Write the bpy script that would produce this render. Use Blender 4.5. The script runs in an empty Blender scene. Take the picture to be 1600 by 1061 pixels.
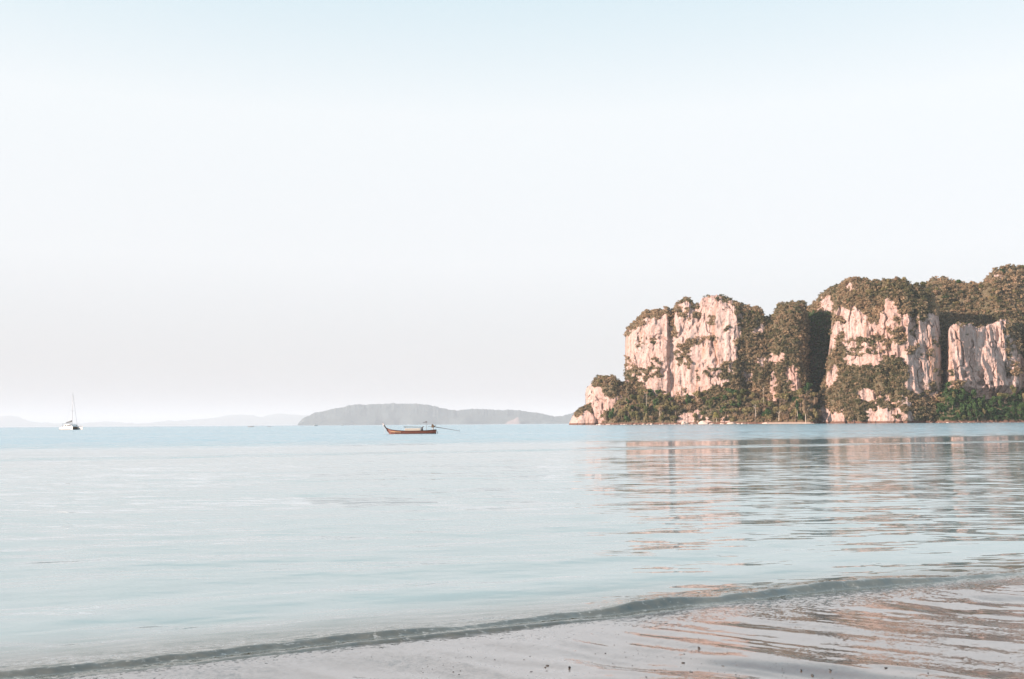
import bpy, bmesh, math, random
import numpy as np
from mathutils import Matrix, Vector

random.seed(7)
rng = np.random.default_rng(11)
sc = bpy.context.scene
COL = sc.collection
R = math.radians

# ------------------------------------------------------------------ camera
F = 1555.6                       # focal length in photo pixels (35 mm on 36 mm)
CAM_H = 1.5
PITCH, ROLL = 4.85, -0.37
cam_d = bpy.data.cameras.new('camera')
cam = bpy.data.objects.new('camera', cam_d)
COL.objects.link(cam)
CR = Matrix.Rotation(R(90 + PITCH), 3, 'X') @ Matrix.Rotation(R(ROLL), 3, 'Z')
cam.matrix_world = Matrix.Translation((0, 0, CAM_H)) @ CR.to_4x4()
cam_d.lens = 35; cam_d.sensor_width = 36; cam_d.sensor_fit = 'HORIZONTAL'
cam_d.clip_start = 0.05; cam_d.clip_end = 120000
sc.camera = cam
CRN = np.array(CR)

# ------------------------------------------------------------------ sky, sun, exposure
SUN_AZ = np.array([-0.93, -0.40]); SUN_AZ /= np.linalg.norm(SUN_AZ)   # towards the sun
SUN_EL = R(17)
w = bpy.data.worlds.new('World'); sc.world = w; w.use_nodes = True
nt = w.node_tree; N = nt.nodes; L = nt.links
bg = N['Background']; bg.inputs[1].default_value = 0.1
sky = N.new('ShaderNodeTexSky'); sky.sky_type = 'NISHITA'; sky.sun_disc = False
sky.sun_elevation = SUN_EL
sky.sun_rotation = math.atan2(SUN_AZ[0], SUN_AZ[1]) % (2 * math.pi)
sky.dust_density = 2.0
tc = N.new('ShaderNodeTexCoord'); sx = N.new('ShaderNodeSeparateXYZ')
L.new(tc.outputs['Generated'], sx.inputs[0])
ramp = N.new('ShaderNodeValToRGB')           # milky morning air by height above the horizon
SKY = [(0.0, (2.5, 2.43, 2.58)), (0.06, (2.98, 2.91, 3.01)), (0.16, (3.68, 3.67, 3.71)), (0.30, (3.80, 3.90, 3.92)),
       (0.42, (2.82, 3.42, 3.66)), (0.65, (1.95, 2.85, 3.5)), (1.0, (1.25, 2.15, 3.0))]
cr = ramp.color_ramp
while len(cr.elements) < len(SKY): cr.elements.new(0.5)
for e, (p, c) in zip(cr.elements, SKY):
    e.position = p; e.color = (c[0] / 5, c[1] / 5, c[2] / 5, 1)
L.new(sx.outputs['Z'], ramp.inputs[0])
sc5 = N.new('ShaderNodeMix'); sc5.data_type = 'RGBA'; sc5.blend_type = 'MULTIPLY'; sc5.inputs[0].default_value = 1
L.new(ramp.outputs[0], sc5.inputs[6]); sc5.inputs[7].default_value = (5, 5, 5, 1)
add = N.new('ShaderNodeMix'); add.data_type = 'RGBA'; add.blend_type = 'ADD'; add.inputs[0].default_value = 0.12
L.new(sc5.outputs[2], add.inputs[6]); L.new(sky.outputs[0], add.inputs[7])
L.new(add.outputs[2], bg.inputs[0])

sun_d = bpy.data.lights.new('sun', 'SUN'); sun_d.energy = 4.4; sun_d.angle = R(0.6); sun_d.color = (1.0, 0.80, 0.69)
sun = bpy.data.objects.new('sun', sun_d); COL.objects.link(sun)
to_sun = Vector((SUN_AZ[0] * math.cos(SUN_EL), SUN_AZ[1] * math.cos(SUN_EL), math.sin(SUN_EL)))
sun.rotation_euler = to_sun.to_track_quat('Z', 'Y').to_euler()
sun.location = (-60, -60, 60)

sc.view_settings.view_transform = 'Standard'
sc.view_settings.look = 'None'
sc.view_settings.exposure = 1.2
sc.view_settings.gamma = 1
sc.render.engine = 'CYCLES'
sc.cycles.use_denoising = True
sc.cycles.max_bounces = 6
sc.cycles.diffuse_bounces = 2
sc.cycles.glossy_bounces = 3
sc.cycles.volume_bounces = 2
sc.cycles.caustics_reflective = False
sc.cycles.caustics_refractive = False

# ------------------------------------------------------------------ helpers
def P(px, py, Y):
    """point at forward distance Y on the sight line of a photo pixel (numpy friendly)"""
    px = np.asarray(px, float); py = np.asarray(py, float); Y = np.asarray(Y, float)
    u = (px - 800) / F; v = -(py - 530.5) / F
    dx = CRN[0, 0] * u + CRN[0, 1] * v - CRN[0, 2]
    dy = CRN[1, 0] * u + CRN[1, 1] * v - CRN[1, 2]
    dz = CRN[2, 0] * u + CRN[2, 1] * v - CRN[2, 2]
    k = Y / dy
    return np.stack([dx * k, np.broadcast_to(Y, (dx * k).shape), CAM_H + dz * k], -1)

def horizon(px):
    return 667.7 - 0.00646 * np.asarray(px, float)

def G(px, py, z=0.0):
    """ground point at height z under a photo pixel"""
    u = (px - 800) / F; v = -(py - 530.5) / F
    d = CRN @ np.array([u, v, -1.0])
    k = (z - CAM_H) / d[2]
    return np.array([0, 0, CAM_H]) + d * k

def smooth(a, b, x):
    t = np.clip((x - a) / (b - a), 0, 1)
    return t * t * (3 - 2 * t)

def hash3(ix, iy, iz, seed):
    h = (ix.astype(np.int64) * 374761393 + iy.astype(np.int64) * 668265263 + iz.astype(np.int64) * 2147483647 + seed * 974711) & 0xffffffff
    h = ((h ^ (h >> 13)) * 1274126177) & 0xffffffff
    h = ((h ^ (h >> 16)) * 2246822519) & 0xffffffff
    return ((h ^ (h >> 15)) & 0xffffff) / float(0xffffff)

def vnoise(x, y, z, seed=0):
    x, y, z = np.broadcast_arrays(np.asarray(x, float), np.asarray(y, float), np.asarray(z, float))
    xi, yi, zi = np.floor(x), np.floor(y), np.floor(z)
    fx, fy, fz = x - xi, y - yi, z - zi
    fx, fy, fz = [f * f * f * (f * (f * 6 - 15) + 10) for f in (fx, fy, fz)]
    r = 0
    for a in (0, 1):
        for b in (0, 1):
            for c in (0, 1):
                wgt = (fx if a else 1 - fx) * (fy if b else 1 - fy) * (fz if c else 1 - fz)
                r = r + wgt * hash3(xi + a, yi + b, zi + c, seed)
    return r * 2 - 1

def fbm(x, y, z, seed=0, octv=4, gain=0.5):
    r = 0; a = 1; t = 0
    for k in range(octv):
        r = r + a * vnoise(x * 2 ** k, y * 2 ** k, z * 2 ** k, seed + k * 17); t += a; a *= gain
    return r / t

def poly_mask(px, py, poly):
    inside = np.zeros(px.shape, bool)
    n = len(poly)
    for i in range(n):
        x1, y1 = poly[i]; x2, y2 = poly[(i + 1) % n]
        if y1 == y2: continue
        c = ((py < y1) != (py < y2)) & (px < (x2 - x1) * (py - y1) / (y2 - y1) + x1)
        inside ^= c
    return inside

def ipl(pts, x):
    a = np.array(pts, float)
    return np.interp(x, a[:, 0], a[:, 1])

def mesh_np(name, verts, faces, attr=None, smooth_shade=False):
    me = bpy.data.meshes.new(name)
    v = np.asarray(verts, np.float32); f = np.asarray(faces, np.int32)
    k = f.shape[1]
    me.vertices.add(len(v)); me.vertices.foreach_set('co', v.ravel())
    me.loops.add(f.size); me.loops.foreach_set('vertex_index', f.ravel())
    me.polygons.add(len(f)); me.polygons.foreach_set('loop_start', np.arange(0, f.size, k, dtype=np.int32))
    if smooth_shade: me.polygons.foreach_set('use_smooth', np.ones(len(f), bool))
    for an, av in (attr or {}).items():
        av = np.asarray(av, np.float32)
        at = me.attributes.new(an, 'FLOAT', 'POINT'); at.data.foreach_set('value', av.ravel())
    me.update(calc_edges=True)
    return me

def grid_faces(nr, nc, off=0):
    i = np.arange(nr - 1)[:, None] * nc + np.arange(nc - 1)[None, :]
    return np.stack([i, i + 1, i + nc + 1, i + nc], -1).reshape(-1, 4) + off

def obj(name, me, mat=None, parent=None, loc=None):
    o = bpy.data.objects.new(name, me); COL.objects.link(o)
    if mat is not None and not me.materials: me.materials.append(mat)
    if parent is not None: o.parent = parent
    if loc is not None: o.location = loc
    return o

def empty(name, loc, rz=0.0, sc_=1.0):
    o = bpy.data.objects.new(name, None); COL.objects.link(o)
    o.empty_display_size = 0.5
    o.location = loc; o.rotation_euler = (0, 0, rz); o.scale = (sc_,) * 3
    return o

def tag(o, label=None, cat=None, group=None, kind=None):
    if label: o['label'] = label
    if cat: o['category'] = cat
    if group: o['group'] = group
    if kind: o['kind'] = kind
    return o

def bm_mesh(name, bm, smooth_shade=False):
    me = bpy.data.meshes.new(name); bmesh.ops.recalc_face_normals(bm, faces=bm.faces)
    bm.to_mesh(me); bm.free()
    if smooth_shade:
        for p in me.polygons: p.use_smooth = True
    return me

def tube(bm, pts, radii, seg=8, cap=True):
    """tapered tube along a polyline"""
    rings = []
    pts = [Vector(p) for p in pts]
    for i, p in enumerate(pts):
        d = (pts[min(i + 1, len(pts) - 1)] - pts[max(i - 1, 0)]).normalized()
        a = d.orthogonal().normalized() if abs(d.z) > .9 else d.cross(Vector((0, 0, 1))).normalized()
        b = d.cross(a).normalized()
        r = radii[i] if hasattr(radii, '__len__') else radii
        rings.append([bm.verts.new(p + a * (r * math.cos(t)) + b * (r * math.sin(t))) for t in [2 * math.pi * k / seg for k in range(seg)]])
    for i in range(len(rings) - 1):
        for k in range(seg):
            bm.faces.new((rings[i][k], rings[i][(k + 1) % seg], rings[i + 1][(k + 1) % seg], rings[i + 1][k]))
    if cap:
        bm.faces.new(rings[0][::-1]); bm.faces.new(rings[-1])

def box(bm, lo, hi, taper=0.0, bev=0.0):
    x0, y0, z0 = lo; x1, y1, z1 = hi
    t = taper
    c = [(x0, y0, z0), (x1, y0, z0), (x1, y1, z0), (x0, y1, z0), (x0 + t, y0 + t, z1), (x1 - t, y0 + t, z1), (x1 - t, y1 - t, z1), (x0 + t, y1 - t, z1)]
    v = [bm.verts.new(p) for p in c]
    fs = [bm.faces.new([v[i] for i in q]) for q in ((3, 2, 1, 0), (4, 5, 6, 7), (0, 1, 5, 4), (1, 2, 6, 5), (2, 3, 7, 6), (3, 0, 4, 7))]
    if bev:
        es = list({e for f in fs for e in f.edges})
        bmesh.ops.bevel(bm, geom=es, offset=bev, segments=2, affect='EDGES', profile=0.6)

# ------------------------------------------------------------------ materials
def mat_new(name):
    m = bpy.data.materials.new(name); m.use_nodes = True
    return m, m.node_tree.nodes, m.node_tree.links, m.node_tree.nodes['Principled BSDF']

def nmath(N, L, op, a, b=None):
    n = N.new('ShaderNodeMath'); n.operation = op
    for i, x in enumerate((a, b)):
        if x is None: continue
        if isinstance(x, (int, float)): n.inputs[i].default_value = x
        else: L.new(x, n.inputs[i])
    return n.outputs[0]

def vmath(N, L, op, a, b=None):
    n = N.new('ShaderNodeVectorMath'); n.operation = op
    for i, x in enumerate((a, b)):
        if x is None: continue
        if isinstance(x, tuple): n.inputs[i].default_value = x
        elif isinstance(x, (int, float)): n.inputs[3].default_value = x
        else: L.new(x, n.inputs[i])
    return n.outputs[0]

def mixc(N, L, fac, a, b, mode='MIX'):
    n = N.new('ShaderNodeMix'); n.data_type = 'RGBA'; n.blend_type = mode
    for i, x in ((0, fac), (6, a), (7, b)):
        if isinstance(x, (int, float)): n.inputs[i].default_value = x
        elif isinstance(x, tuple): n.inputs[i].default_value = (*x, 1)
        else: L.new(x, n.inputs[i])
    return n.outputs[2]

def noise(N, L, vec, scale, detail=3, rough=0.5, dist=0.0):
    n = N.new('ShaderNodeTexNoise'); n.inputs['Scale'].default_value = scale; n.inputs['Detail'].default_value = detail
    n.inputs['Roughness'].default_value = rough; n.inputs['Distortion'].default_value = dist
    L.new(vec, n.inputs['Vector'])
    return n

def rng_map(N, L, x, a, b, c=0.0, d=1.0):
    n = N.new('ShaderNodeMapRange'); n.interpolation_type = 'SMOOTHSTEP'
    L.new(x, n.inputs[0])
    for i, v_ in enumerate((a, b, c, d)): n.inputs[1 + i].default_value = v_
    return n.outputs[0]

def position(N): return N.new('ShaderNodeNewGeometry').outputs['Position']

def simple(name, col, rough=0.6, spec=0.4, vary=0.15, scale=3.0, metal=0.0):
    m, N, L, b = mat_new(name)
    tcn = N.new('ShaderNodeTexCoord').outputs['Object']
    n = noise(N, L, tcn, scale, 4, .6)
    c = mixc(N, L, n.outputs[0], tuple(x * (1 - vary) for x in col), tuple(min(1, x * (1 + vary)) for x in col))
    L.new(c, b.inputs['Base Color'])
    b.inputs['Roughness'].default_value = rough; b.inputs['Specular IOR Level'].default_value = spec; b.inputs['Metallic'].default_value = metal
    return m

def rock_material():
    m, N, L, b = mat_new('limestone')
    p = position(N)
    vs = vmath(N, L, 'MULTIPLY', p, (1, 1, 0.13))
    big = noise(N, L, vs, 0.035, 3, .55)
    st = noise(N, L, vs, 0.22, 4, .62, 0.4)
    fine = noise(N, L, vmath(N, L, 'MULTIPLY', p, (1, 1, .55)), 0.42, 8, .72, .6)
    st2 = noise(N, L, vs, 0.55, 3, .6)
    c = mixc(N, L, rng_map(N, L, big.outputs[0], .35, .65), (.43, .28, .235), (.475, .35, .31))
    c = mixc(N, L, rng_map(N, L, st.outputs[0], .50, .66), c, (.29, .195, .16))
    c = mixc(N, L, rng_map(N, L, st2.outputs[0], .55, .72), c, (.48, .375, .325))
    c = mixc(N, L, nmath(N, L, 'MULTIPLY', rng_map(N, L, fine.outputs[0], .50, .62), .8), c, (.22, .125, .095))
    och = noise(N, L, vs, 0.07, 3, .6)
    c = mixc(N, L, nmath(N, L, 'MULTIPLY', rng_map(N, L, och.outputs[0], .56, .70), .6), c, (.42, .22, .14))
    blk = noise(N, L, vmath(N, L, 'MULTIPLY', p, (1, 1, .22)), 0.13, 5, .68, .5)
    c = mixc(N, L, nmath(N, L, 'MULTIPLY', rng_map(N, L, blk.outputs[0], .55, .66), .75), c, (.24, .20, .185))
    pk = noise(N, L, p, 0.9, 5, .7)
    c = mixc(N, L, nmath(N, L, 'MULTIPLY', rng_map(N, L, pk.outputs[0], .54, .66), .6), c, (.30, .17, .14))
    at = N.new('ShaderNodeAttribute'); at.attribute_name = 'veg'
    moss = noise(N, L, p, 0.35, 4, .6)
    c = mixc(N, L, nmath(N, L, 'MULTIPLY', at.outputs['Fac'], rng_map(N, L, moss.outputs[0], .2, .5, .6, 1)), c, (.105, .085, .05))
    # wet tidal band at the waterline, also painting the dark of an undercut
    z = N.new('ShaderNodeSeparateXYZ'); L.new(p, z.inputs[0])
    zz = nmath(N, L, 'ADD', z.outputs[2], nmath(N, L, 'MULTIPLY', nmath(N, L, 'SUBTRACT', fine.outputs[0], .5), 1.6))
    c = mixc(N, L, rng_map(N, L, zz, 2.4, 1.5), c, (.14, .075, .055))
    L.new(c, b.inputs['Base Color'])
    b.inputs['Roughness'].default_value = .9; b.inputs['Specular IOR Level'].default_value = .15
    bp = N.new('ShaderNodeBump'); bp.inputs['Distance'].default_value = 1.2; bp.inputs['Strength'].default_value = .7
    L.new(fine.outputs[0], bp.inputs['Height']); L.new(bp.outputs[0], b.inputs['Normal'])
    return m

def leaf_material(name, a, c, use_attr):
    m, N, L, b = mat_new(name)
    if use_attr:
        at = N.new('ShaderNodeAttribute'); at.attribute_name = 'tint'; t = at.outputs['Fac']
    else:
        t = N.new('ShaderNodeObjectInfo').outputs['Random']
    p = position(N)
    n = noise(N, L, p, 0.9, 2, .5)
    mid = tuple(.55 * x + .65 * y for x, y in zip(a, c))
    deep = (a[0] * .72, a[1] * .82, a[2] * .72)
    col = mixc(N, L, rng_map(N, L, t, 0, .5), deep, mid)
    col = mixc(N, L, rng_map(N, L, t, .5, 1), col, tuple(x * 1.25 for x in c))
    col = mixc(N, L, nmath(N, L, 'MULTIPLY', rng_map(N, L, n.outputs[0], .35, .7), .5), col, (a[0] * .6, a[1] * .65, a[2] * .6))
    L.new(col, b.inputs['Base Color'])
    b.inputs['Roughness'].default_value = .65; b.inputs['Specular IOR Level'].default_value = .25
    tr = N.new('ShaderNodeBsdfTranslucent'); L.new(col, tr.inputs[0])
    mx = N.new('ShaderNodeMixShader'); mx.inputs[0].default_value = .48
    L.new(b.outputs[0], mx.inputs[1]); L.new(tr.outputs[0], mx.inputs[2])
    L.new(mx.outputs[0], N['Material Output'].inputs[0])
    return m

M_ROCK = rock_material()
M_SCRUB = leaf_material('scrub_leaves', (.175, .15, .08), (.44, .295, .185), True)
M_SCRUB_SHADE = leaf_material('scrub_leaves_painted_shade', (.06, .115, .045), (.12, .165, .065), True)  # darker copy of the scrub leaves, with shade put into the colour
M_OLIVE = leaf_material('olive_leaves', (.17, .165, .062), (.32, .245, .125), False)
M_DARK = leaf_material('dark_leaves', (.05, .10, .032), (.08, .135, .045), False)  # dark green trees; on the right slope the tone stands in for cliff shade
M_LIME = leaf_material('yellow_green_leaves', (.25, .225, .07), (.28, .24, .08), False)
M_BROWN = leaf_material('brown_leaves', (.30, .205, .13), (.37, .25, .16), False)
M_BARK = simple('bark', (.19, .14, .11), .9, .1, .3, 1.5)
M_PALEBARK = simple('pale_bark', (.42, .34, .27), .9, .1, .2, 1.5)

# ------------------------------------------------------------------ foliage templates
def lobes_cloud(seed, n_lobes, n_cards, card, flat=0.75, spread=0.62, lobe=(.34, .55)):
    """unit-radius crown of leaf clumps; returns verts (n*4,3), faces"""
    r = np.random.default_rng(seed)
    a = r.uniform(0, 2 * np.pi, n_lobes); rad = spread * np.sqrt(r.uniform(0.05, 1, n_lobes))
    c = np.stack([np.cos(a) * rad, np.sin(a) * rad, r.uniform(-.45, .55, n_lobes) * flat], -1)
    lr = r.uniform(*lobe, n_lobes)
    k = r.choice(n_lobes, n_cards, p=lr ** 2 / (lr ** 2).sum())
    d = r.normal(size=(n_cards, 3)); d[:, 2] += .25; d /= np.linalg.norm(d, axis=1)[:, None]
    pos = c[k] + d * (lr[k] * r.uniform(.72, 1.05, n_cards))[:, None] * np.array([1, 1, .85])
    nr = d + r.normal(scale=.42, size=(n_cards, 3)); nr /= np.linalg.norm(nr, axis=1)[:, None]
    t = np.cross(nr, r.normal(size=(n_cards, 3))); t /= np.linalg.norm(t, axis=1)[:, None]
    b = np.cross(nr, t)
    s = card * r.uniform(.6, 1.35, n_cards)[:, None]
    e = r.uniform(.5, .9, n_cards)[:, None]
    v = np.stack([pos - t * s, pos - b * s * e + nr * s * .15, pos + t * s, pos + b * s * e - nr * s * .2], 1)
    f = np.arange(n_cards * 4).reshape(-1, 4)
    return v.reshape(-1, 3), f

SCRUB_T = [lobes_cloud(100 + i, 4 + i % 3, 46, .26, .8) for i in range(7)]

class Scrub:
    """bushes nobody could count, gathered into one mesh"""
    def __init__(self): self.v = []; self.f = []; self.t = []; self.n = 0
    def add(self, pos, radius, tint, tilt=None):
        v, f = SCRUB_T[rng.integers(len(SCRUB_T))]
        a = rng.uniform(0, 6.28); ca, sa = math.cos(a), math.sin(a)
        q = np.stack([v[:, 0] * ca - v[:, 1] * sa, v[:, 0] * sa + v[:, 1] * ca, v[:, 2]], -1) * radius * np.array([1, 1, rng.uniform(.75, 1.15)])
        self.v.append(q + pos); self.f.append(f + self.n); self.n += len(v); self.t.append(np.full(len(v), tint))
    def build(self, name, mat):
        if not self.v: return None
        me = mesh_np(name, np.concatenate(self.v), np.concatenate(self.f), {'tint': np.concatenate(self.t)})
        return tag(obj(name, me, mat), kind='stuff')

# ------------------------------------------------------------------ the cliffs
def Ybase(px):
    return 1100 - (np.asarray(px, float) - 890) / 710 * 250

SCR_MAIN = Scrub(); SCR_SHADE = Scrub()
SURF = {}

def massif(name, top, plan, rock=(), lean=((0, 0), (1, 0)), roll=(.86, 16), thick=60, step=.8, rows=210, amp=1.0, seed=0,
           scrub=1.15, scrub_r=(1.0, 3.3), rock_scrub=.34, caves=0.0, sink=2.2, tintm=0.5, flute=1.0, back_drop=2.0, veg_all=None, shade_leaves=False, shade_below=None):
    SCR = SCR_SHADE if shade_leaves else SCR_MAIN
    x0, x1 = top[0][0], top[-1][0]
    nc = int((x1 - x0) / step) + 1
    px = np.linspace(x0, x1, nc)
    Yf = Ybase(px) + ipl(plan, px)
    tp = ipl(top, px) + sink + 1.3 * vnoise(px * .35, 0, 0, seed + 91) + .8 * vnoise(px * .9, 0, 0, seed + 92)
    bp = horizon(px) + (CAM_H + 3) * F / Yf
    t = np.linspace(0, 1, rows)[:, None]
    PY = bp[None] + (tp - bp)[None] * t
    PX = np.broadcast_to(px[None], PY.shape)
    t0, Rr = roll
    q = np.clip((t - t0) / (1 - t0), 0, 1)
    Yg = Yf[None] + ipl(lean, t[:, 0])[:, None] + Rr * (1 - np.sqrt(np.maximum(0, 1 - q * q * .98)))
    V = P(PX, PY, Yg)
    X, Yw, Z = V[..., 0], V[..., 1], V[..., 2]
    # ---- what is rock, what is overgrown
    wx = PX + 9 * fbm(PX * .06, PY * .06, 0, seed + 5, 3) + 2.5 * vnoise(PX * .3, PY * .3, 1, seed + 8)
    wy = PY + 11 * fbm(PX * .06, PY * .05, 3, seed + 6, 3) + 3 * vnoise(PX * .3, PY * .25, 4, seed + 9)
    bare = np.zeros(PX.shape, bool)
    for pl in rock: bare |= poly_mask(wx, wy, pl)
    patch = fbm(PX * .045, PY * .06, 7, seed + 30, 3)
    bare &= ~((patch > .26) & (fbm(PX * .2, PY * .2, 2, seed + 31, 2) > -.15))
    veg = (~bare).astype(float)
    # ---- relief
    rd = lambda n: 1 - np.abs(n) * 2
    big = fbm(X / 30, Yw / 60, Z / 90, seed + 40, 3) * 5.0
    flt = rd(vnoise(X / 9 + .4 * vnoise(X / 20, 0, Z / 20, seed + 3), Yw / 40, Z / 45, seed + 41)) * 1.7 * flute
    flt2 = rd(vnoise(X / 3.6, Yw / 12, Z / 16, seed + 42)) * 1.05 * flute
    blk = fbm(X / 7, Yw / 7, Z / 9, seed + 43, 4) * 2.6
    led = vnoise(X / 22, Yw / 22, Z / 3.6, seed + 44) * .55
    crk = np.clip(.10 - np.abs(vnoise(X / 13 + .5 * vnoise(X / 6, 0, Z / 9, seed + 2), Yw / 30, Z / 60, seed + 45)), 0, 1) / .10 * 3.0
    hol = smooth(.25, .6, fbm(X / 6, Yw / 9, Z / 12, seed + 46, 3)) * 2.6
    disp = big + flt + flt2 + blk + led - crk - hol
    if caves:
        cz = smooth(.05, .4, fbm(X / 9, Yw / 30, Z / 9, seed + 47, 3)) * np.exp(-((PY - caves) / 16) ** 2) * 9
        disp = disp - cz
    fade = smooth(0, .02, t) * .9 + .1
    dY = -disp * amp * fade
    dX = .5 * vnoise(X / 5, Yw / 20, Z / 12, seed + 50) * amp + 0 * Z
    V = V.copy(); V[..., 1] += dY; V[..., 0] += dX + V[..., 0] / V[..., 1] * dY
    # ---- roll over the top and down the back
    nb = 10
    back = []
    for k in range(1, nb + 1):
        s = k / nb
        b = V[-1] * (1 + (thick * s) / V[-1][:, 1:2])
        b[:, 2] = V[-1][:, 2] * (1 - s ** back_drop) + (-3) * s ** back_drop + 1.2 * vnoise(b[:, 0] / 6, b[:, 1] / 6, 0, seed + 77) * (1 - s) - .02
        back.append(b)
    VV = np.concatenate([V.reshape(-1, 3), np.concatenate(back)])
    nr = rows + nb
    vv = np.concatenate([veg.ravel(), np.ones(nb * nc)])
    fc = grid_faces(nr, nc)
    me = mesh_np(name, VV, fc, {'veg': vv})
    o = tag(obj(name, me, M_ROCK), kind='structure')
    SURF[seed] = dict(px=px, V=V, veg=veg, PY=PY)
    # ---- scrub
    if scrub > 0:
        dens = veg * scrub + (1 - veg) * rock_scrub * (fbm(PX * .1, PY * .12, 5, seed + 60, 2) > .12)
        if veg_all is not None: dens = np.maximum(dens, veg_all)
        dens = dens * (Z > 2.2)
        area = (px[1] - px[0]) * F ** -1 * Ybase(px.mean()) * (np.abs(np.gradient(V[..., 2], axis=0)) + np.abs(np.gradient(V[..., 1], axis=0)) * .5)
        rad_m = sum(scrub_r) / 2
        lam = dens * area / (rad_m ** 2 * .95)
        pick = np.argwhere(rng.random(lam.shape) < lam)
        for i, j in pick:
            onrock = veg[i, j] < .5
            r = rng.uniform(*scrub_r) * (.32 if onrock else 1)
            if i > rows * .97: r *= .75
            tn = np.clip(tintm + .45 * vnoise(V[i, j, 0] / 25, V[i, j, 2] / 25, 0, 400) + rng.normal(0, .3), 0, 1)
            (SCR_SHADE if shade_below and PY[i, j] > shade_below else SCR).add(V[i, j] + np.array([0, -r * .25, r * (.2 if not onrock else .05)]), r, tn)
        # crest
        for k in range(0, nb - 4):
            b = back[k]
            for j in range(0, nc, max(1, int(rad_m * 1.3 / (.55 * step)))):
                jj = min(nc - 1, max(0, j + rng.integers(-3, 4)))
                if rng.random() < .75 * min(1, scrub) and (veg[-1, jj] > .5 or rng.random() < .3):
                    r = rng.uniform(*scrub_r) * .8
                    SCR.add(b[jj] + np.array([0, 0, r * .15]), r, np.clip(tintm + rng.normal(0, .22), 0, 1))
    return o

# low knob at the water's edge, far left
massif('cliff', [(889, 660), (892, 655), (898, 643), (905, 637), (912, 632), (918, 630.5), (923, 632), (929, 640), (936, 650), (944, 659)],
       [(889, 10), (896, -4), (910, -12), (930, -10), (944, -4)],
       rock=[[(885, 648), (900, 646), (915, 648), (930, 645), (946, 650), (946, 668), (885, 668)]],
       thick=22, seed=1, amp=.5, roll=(.3, 14), rows=60, scrub_r=(1.1, 2.0), rock_scrub=.02)
# small headland
massif('cliff', [(915, 612), (916, 605), (920, 600), (930, 589), (936, 586), (945, 587), (955, 586), (962, 589), (967, 594), (976, 596), (990, 600), (1003, 612), (1015, 640)],
       [(915, 14), (919, 2), (930, -6), (960, -8), (985, -4), (1015, 16)],
       rock=[[(913, 603), (920, 600), (928, 601), (938, 608), (950, 617), (962, 621), (976, 624), (977, 637), (972, 655), (966, 665), (913, 665)]],
       thick=46, seed=2, amp=.75, roll=(.72, 18), rows=130)
# tall left cliff with its overgrown shoulder
massif('cliff', [(976.5, 560), (976.8, 540), (978, 518), (980, 510), (988, 502), (996, 494), (1003, 488), (1010, 484), (1020, 483), (1028, 480), (1033, 483), (1037, 479),
                 (1042, 478), (1047, 485), (1052, 481), (1056, 473), (1060, 469), (1068, 465), (1076, 464), (1082, 468), (1085, 472), (1093, 472), (1097, 463), (1105, 461), (1115, 459),
                 (1125, 459), (1132, 462), (1140, 464), (1150, 470), (1155, 473), (1165, 474), (1175, 478), (1185, 479), (1192, 485), (1194, 491), (1200, 494), (1206, 493),
                 (1209, 489), (1212, 480), (1218, 474), (1228, 470), (1245, 470), (1256, 470), (1259, 478), (1263, 500)],
       [(976, 34), (980, 18), (990, 7), (1020, -1), (1042, -1), (1047, 5), (1053, 6), (1057, -2), (1080, -5), (1150, -4), (1162, 5), (1200, 10), (1225, 8), (1245, 9), (1257, 18), (1263, 40)],
       rock=[[(974, 529), (982, 527), (984, 518), (995, 509), (1008, 500), (1030, 497), (1036, 481), (1046, 482), (1047, 530), (1056, 530), (1056, 478), (1068, 466), (1085, 474), (1098, 462), (1130, 459), (1150, 474),
              (1152, 495), (1160, 497), (1160, 521), (1149, 528), (1149, 552), (1143, 560), (1144, 592), (1140, 600), (1110, 605), (1090, 625), (1040, 625), (985, 620), (974, 600)],
             [(1172, 516), (1185, 508), (1197, 512), (1192, 525), (1178, 527)], [(1158, 578), (1180, 576), (1176, 600), (1166, 606)],
             [(1199, 592), (1212, 585), (1218, 600), (1213, 624), (1201, 624)], [(1226, 580), (1236, 573), (1250, 577), (1251, 614), (1230, 612)], [(1180, 566), (1222, 550), (1226, 566), (1190, 574)]],
       thick=110, seed=3, amp=.9, roll=(.83, 22), flute=.7, lean=((0, -10), (.25, -4), (1, 6)))
# back wall of the shaded gully and the ridge that shows over it
massif('cliff', [(1236, 486), (1258, 480), (1266, 476), (1274, 467), (1283, 457), (1292, 450), (1300, 447), (1315, 440), (1345, 436), (1360, 445)],
       [(1236, 66), (1300, 60), (1360, 66)], lean=((0, -16), (.75, 0), (.84, 2), (1, 26)),
       rock=[[(1281, 471), (1295, 465), (1303, 470), (1302, 483), (1284, 483)]], thick=90, seed=4, amp=.7, roll=(.8, 26), step=1.0, scrub=1.0, shade_below=489)  # scrub below this row has the gully's shade painted into its colour
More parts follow.
